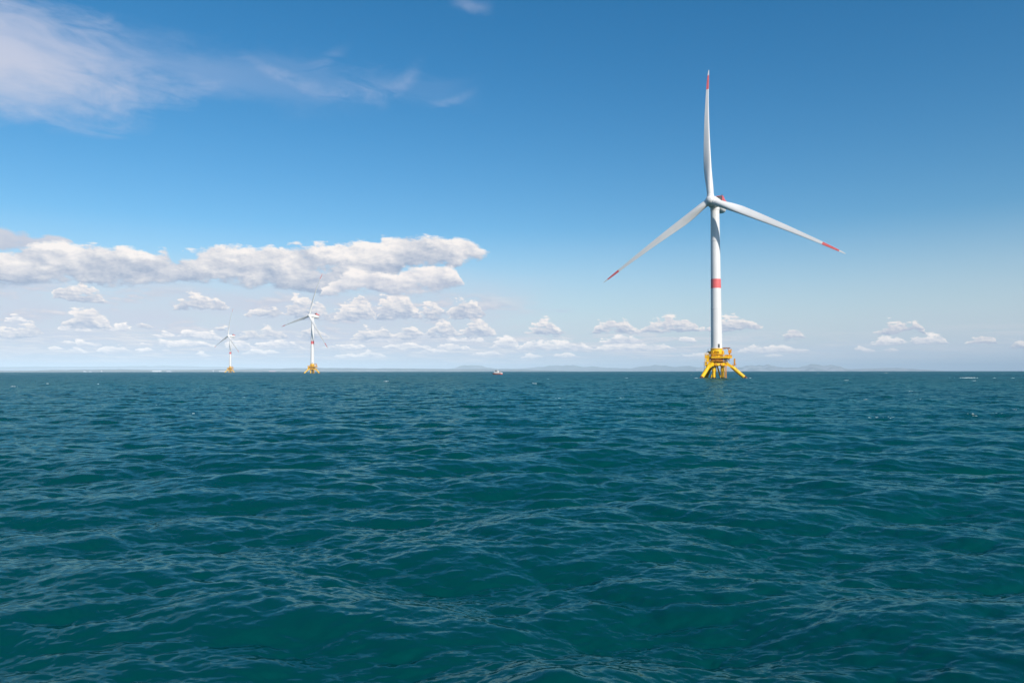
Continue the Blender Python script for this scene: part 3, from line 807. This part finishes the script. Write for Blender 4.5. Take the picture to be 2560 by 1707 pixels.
    dv = MB().tube((-3.9, 5.0, 12.4), (-3.9, 5.0, 15.2), .12, n=8); dv.tube((-3.9, 5.0, 15.2), (-5.9, 4.6, 15.7), .1, n=8); dv.tube((-5.8, 4.6, 15.6), (-5.8, 4.6, 14.2), .04, n=5)
    dv.build("davit", BROWN, deck)
    # right-hand service post and the leg-top railing
    sp = MB().box((10.15, -1.2, 9.5), (.75, .5, 4.0)); sp.tube((9.7, -1.2, 6.6), (9.7, -1.2, 11.3), .1, n=6)
    sp.box((9.9, -1.2, 7.4), (2.0, 1.4, .15)); sp.tube((8.6, -1.1, 6.8), (9.4, -1.2, 7.4), .14, n=6)
    sp.rail([(9.0, -1.85, 7.45), (10.9, -1.85, 7.45)], 1.1, False, .6, .05)
    sp.build("service_post", AMBER, T)
    lr = MB().rail([(11.2, -.3, 4.6), (11.2, -2.1, 4.6)], 2.1, False, .6, .06); lr.box((10.9, -1.2, 4.5), (1.2, 2.0, .14))
    lr.tube((10.9, -1.2, 4.4), (10.6, -1.2, 5.0), .3, n=8)
    lr.build("leg_platform", YELLOW, T)
    # deck crane: pedestal, turning head, boom folded towards the tower
    cr = MB().tube((7.4, .9, 12.4), (7.4, .9, 14.8), .42, n=16).build("crane", AMBER, T)
    h = MB().box((7.5, .9, 15.6), (1.9, 1.6, 1.7)); h.box((8.2, .9, 16.6), (.8, 1.0, .9)); h.tube((7.1, .9, 16.2), (7.0, .9, 17.6), .22, n=8)
    h.build("crane_head", AMBER, cr)
    bm = MB().box((5.6, .9, 17.75), (4.4, .5, .55)); bm.box((4.6, .9, 17.35), (1.3, .35, .4)); bm.tube((7.3, .9, 16.4), (5.8, .9, 17.5), .13, n=8)
    bm.tube((3.7, .9, 17.6), (3.7, .9, 16.6), .05, n=5); bm.box((3.7, .9, 16.5), (.25, .25, .3))
    bm.build("boom", BROWN, cr)
    lm = MB()
    lm.tube((-4.9, 1.6, 12.4), (-4.9, 1.6, 16.9), .07, n=6); lm.box((-4.9, 1.6, 17.0), (.35, .35, .4)); lm.box((-4.75, 1.6, 15.6), (.7, .3, .9))
    lm.build("navigation_light", DARK, deck)
    def shrink(o):
        o.data.transform(Matrix.Scale(0.935, 4))
        for c in o.children: shrink(c)
    for ch in T.children:                                 # platform measured in units of 0.935 m
        if ch.name.split('.')[0] not in ('tower', 'nacelle', 'hub', 'blade'): shrink(ch)
    return T, blades, NACELLE, hub


def aim(T, heading, phase):
    """turn the nacelle into the wind and set the rotor"""
    turn = -heading - PLAT                                # relative to the platform
    Q = Matrix.Rotation(turn, 4, 'Z')
    a = Vector((0, -math.cos(TILT), math.sin(TILT)))
    up = Vector((0, math.sin(TILT), math.cos(TILT))); rt = Vector((1, 0, 0))
    n = 0
    for ch in T.children:
        kind = ch.name.split('.')[0]
        if kind in ('nacelle', 'hub'):
            base = Vector((0, 0, HUBZ + math.sin(TILT))) if kind == 'nacelle' else Vector((0, 0, HUBZ)) + a * OVER
            ch.location = Q @ base
            ch.rotation_euler = (Q @ Matrix.Rotation(-TILT, 4, 'X')).to_euler()
        elif kind == 'blade':
            t = phase + n * 2 * math.pi / 3; n += 1
            r = up * math.cos(t) + rt * math.sin(t)
            y = -a; x = y.cross(r)
            M = Matrix((x, y, r)).transposed().to_4x4()
            ch.location = Q @ (Vector((0, 0, HUBZ)) + a * OVER)
            ch.rotation_euler = (Q @ M).to_euler()


def copy_tree(o, parent=None):
    c = o.copy(); COL.objects.link(c); c.parent = parent
    for ch in list(o.children): copy_tree(ch, c)
    return c


T0, _, _, _ = make_turbine()
SITES = [((113.2, 409.1), 0.590, -0.040, 'largest and nearest white wind turbine with red blade bands on a yellow floating platform'),
         ((-338.0, 1252.2), 0.619, 0.313, 'mid-sized far wind turbine left of centre, showing its white nacelle side-on'),
         ((-749.5, 1968.0), 0.690, 0.125, 'smallest and farthest white wind turbine at left, above a yellow base on the horizon')]
for i, ((x, y), hd, ph, label) in enumerate(SITES):
    T = T0 if i == 0 else copy_tree(T0)
    T.location = (x, y, -drop(math.hypot(x, y)))
    T.rotation_euler = (0, 0, PLAT)
    aim(T, hd, ph)
    T['label'] = label; T['category'] = 'wind turbine'; T['group'] = 'floating wind turbines'


# ------------------------------------------------------------------ work boat in the middle distance
def make_boat():
    B = bpy.data.objects.new("work_boat", None); COL.objects.link(B)
    hullm = material("red_hull_paint", (0.62, 0.06, 0.06), 0.4, 0.5, 0.1, 0.6)
    whitem = material("white_boat_paint", (0.66, 0.65, 0.63), 0.35, 0.5, 0.05, 0.6)
    glass = material("dark_window_glass", (0.02, 0.025, 0.03), 0.1, 0.6, 0.0)
    orange = material("orange_fender", (0.70, 0.28, 0.12), 0.6, 0.3, 0.1, 1.0)
    def hull(z, k, ins, n=13):
        pts = []
        L, W = 12.5, 2.2
        for i in range(n):
            s = i / (n - 1)
            w = W * (1 - max(0, (s - .55) / .45) ** 2.2) * k
            pts.append((-L / 2 + L * s + (ins if i == n - 1 else 0), -max(w, .03), z + .55 * s ** 2 * (z > 1)))
        return pts + [(x, -y, q) for x, y, q in pts[::-1]]
    h = MB().ring([hull(-.6, .55, -1.4), hull(.1, .86, -.8), hull(1.0, 1.0, 0)], True, False).build("hull", hullm, B)
    MB().ring([hull(.95, 1.03, .1), hull(1.2, 1.03, .12)], True, False).build("rub_rail", orange, h)
    hb = MB().ring([hull(1.15, .96, -.1), hull(2.1, .98, -.1)], True, False); hb.build("bulwark", whitem, B)
    c = MB().ring([[(-1.8, -1.6, 1.8), (3.1, -1.5, 1.8), (3.1, 1.5, 1.8), (-1.8, 1.6, 1.8)],
                   [(-1.7, -1.55, 3.2), (2.7, -1.45, 3.2), (2.7, 1.45, 3.2), (-1.7, 1.55, 3.2)],
                   [(-1.4, -1.35, 4.3), (1.7, -1.3, 4.3), (1.7, 1.3, 4.3), (-1.4, 1.35, 4.3)]], True, False).build("wheelhouse", whitem, B)
    for sy in (-1, 1):
        for x in (-.9, .25, 1.3):
            MB().box((x, sy * 1.47, 3.72), (.85, .12, .6), tilt=Matrix.Rotation(sy * rad(10), 3, 'X')).build("window", glass, c)
    for y in (-.75, 0, .75): MB().box((2.24, y, 3.75), (.12, .62, .65), tilt=Matrix.Rotation(rad(-42), 3, 'Y')).build("window", glass, c)
    MB().box((.1, 0, 4.36), (3.6, 3.0, .12)).build("cabin_roof", whitem, c)
    m = MB().tube((-.4, 0, 4.4), (-.4, 0, 7.4), .10, .05, n=8); m.tube((-.4, -.8, 6.0), (-.4, .8, 6.0), .05, n=6); m.box((-.4, 0, 5.4), (.35, 1.3, .22))
    m.build("mast", whitem, B)
    MB().rail([(-5.9, -2.0, 1.9), (-2.2, -2.1, 1.9)], 1.0, False, 1.0, .05).rail([(-5.9, 2.0, 1.9), (-2.2, 2.1, 1.9)], 1.0, False, 1.0, .05).build("railing", whitem, B)
    MB().box((-4.1, 0, 2.2), (1.8, 1.5, .9)).build("deck_locker", orange, B)
    return B


boat = make_boat()
bx, by = -17.0, 838.0
boat.location = (bx, by, -drop(838) - .1)
boat.rotation_euler = (0, 0, rad(148))
boat['label'] = 'small red and white work boat with a wheelhouse and mast out on the sea'
boat['category'] = 'boat'

# ------------------------------------------------------------------ breaking crests: (bearing, distance, width)
CAPS = [(31.67, 464.4, 14.1), (33.08, 473.5, 2.3), (34.05, 464.4, 2.3), (33.52, 1019.4, 3.3), (33.71, 590.2, 1.6), (24.32, 334.8, 2.5), (20.82, 514.2, 1.9), (22.17, 181.0, 0.9), (23.85, 183.8, 0.9), (26.85, 1301.0, 9.9), (33.26, 207.6, 1.1), (22.46, 1232.6, 5.3), (1.17, 395.5, 3.0), (1.85, 243.3, 2.9), (5.27, 167.2, 1.6), (3.61, 108.9, 2.1), (3.51, 82.6, 1.2), (6.21, 71.5, 0.6), (26.37, 72.8, 3.2), (33.42, 83.5, 1.4), (31.75, 79.9, 1.3), (25.5, 119.1, 1.0), (13.95, 409.0, 2.7), (-29.25, 267.7, 2.0), (-21.08, 188.1, 1.0), (-12.87, 330.2, 3.2), (-19.91, 128.0, 0.7), (-15.26, 297.5, 1.9), (-4.48, 105.0, 1.2), (-23.23, 81.8, 0.5), (7.99, 1019.4, 3.3), (-5.74, 1676.8, 3.6), (-32.07, 293.9, 1.0), (23.48, 132.2, 0.6), (11.3, 233.8, 1.0), (18.51, 227.2, 0.9)]


def make_foam():
    m = bpy.data.materials.new("sea_foam"); m.use_nodes = True
    nt = m.node_tree; X.nt = nt
    b = nt.nodes['Principled BSDF']
    tc = nt.nodes.new('ShaderNodeTexCoord')
    n = noise(X(tc.outputs['Object']), 3.0, 4.0, 0.6)
    X.put(b.inputs['Base Color'], mixc(n.step(0.4, 0.62), (0.42, 0.50, 0.51, 1), (0.72, 0.75, 0.75, 1)))
    b.inputs['Roughness'].default_value = 0.9
    rng = random.Random(5)
    bits = []
    extra = [(rng.uniform(-36, 36), 10 ** rng.uniform(1.95, 2.85)) for _ in range(34)]
    for az, d, w in CAPS + [(a, d, d * rng.uniform(.004, .009)) for a, d in extra]:
        x0, y0 = d * math.sin(rad(az)), d * math.cos(rad(az))
        n = max(6, int(w * 5.5))
        hgt = min(0.55, .06 + w * .04) * (1 if d > 150 else .3)
        for _ in range(n):                                # lumps of froth strewn along the crest, thinning to its ends
            s = rng.gauss(0, .28)
            if abs(s) > .6: continue
            fall = max(0.12, 1 - (abs(s) / .55) ** 1.5)
            x = x0 + s * w; y = y0 + rng.gauss(0, .10 + .05 * w) + .25 * w * s * s
            bits.append((x, y, fall * hgt * rng.uniform(.35, 1.0), rng.uniform(.04, .19) * (.4 + fall) * (1.5 if w > 5 else .9) * (1 if d > 200 else .4)))
    for (tx, ty), _, _, _ in SITES[:1]:                    # wash round the legs of the nearest platform
        feet = [(15.0 * math.cos(rad(t)), 15.0 * math.sin(rad(t)), 1.5) for t in (-6, -123, 114)]
        feet += [(3.1 * math.cos(rad(t)), 3.1 * math.sin(rad(t)), 1.2) for t in (-6, -123, 114)]
        for fx, fy, rr in feet:
            wx, wy = tx + fx * math.cos(PLAT) - fy * math.sin(PLAT), ty + fx * math.sin(PLAT) + fy * math.cos(PLAT)
            for _ in range(9):
                t = rng.uniform(0, 6.28); k = rr * rng.uniform(.8, 1.7)
                bits.append((wx + k * math.cos(t) + rng.uniform(0, .8), wy + k * math.sin(t), .12, rng.uniform(.08, .3)))
    dx, dy, dz = sea_at(np.array([q[0] for q in bits]), np.array([q[1] for q in bits]))
    mb = MB()
    for (x, y, h, r), a, b_, c in zip(bits, dx, dy, dz):
        k = rng.uniform(0, 6)
        rings = []
        for f, z in ((1.0, -.12), (1.0, .25), (.6, .8)):
            rings.append([(x + a + math.cos(t + k) * r * 1.9 * f * rng.uniform(.7, 1.2), y + b_ + math.sin(t + k) * r * f * rng.uniform(.7, 1.2), float(c) + z * h) for t in [i * math.pi / 3 for i in range(6)]])
        mb.ring(rings)
    o = mb.build("sea_foam", m, None, kind='stuff')
    o['label'] = 'scattered white foam on breaking wave crests across the sea'


make_foam()

# ------------------------------------------------------------------ the air
HAZE = 5.5e-5


def make_haze():
    R, zt, zb = 46000, 330, -190
    mb = MB().box((0, 0, (zt + zb) / 2), (2 * R, 2 * R, zt - zb))
    m = bpy.data.materials.new("haze"); m.use_nodes = True
    nt = m.node_tree
    nt.nodes.remove(nt.nodes['Principled BSDF'])
    v = nt.nodes.new('ShaderNodeVolumePrincipled')
    v.inputs['Color'].default_value = (0.61, 0.735, 0.845, 1)
    v.inputs['Density'].default_value = HAZE
    v.inputs['Anisotropy'].default_value = -0.35
    nt.links.new(v.outputs[0], nt.nodes['Material Output'].inputs['Volume'])
    mb.build("haze", m, None, kind='stuff')


make_haze()
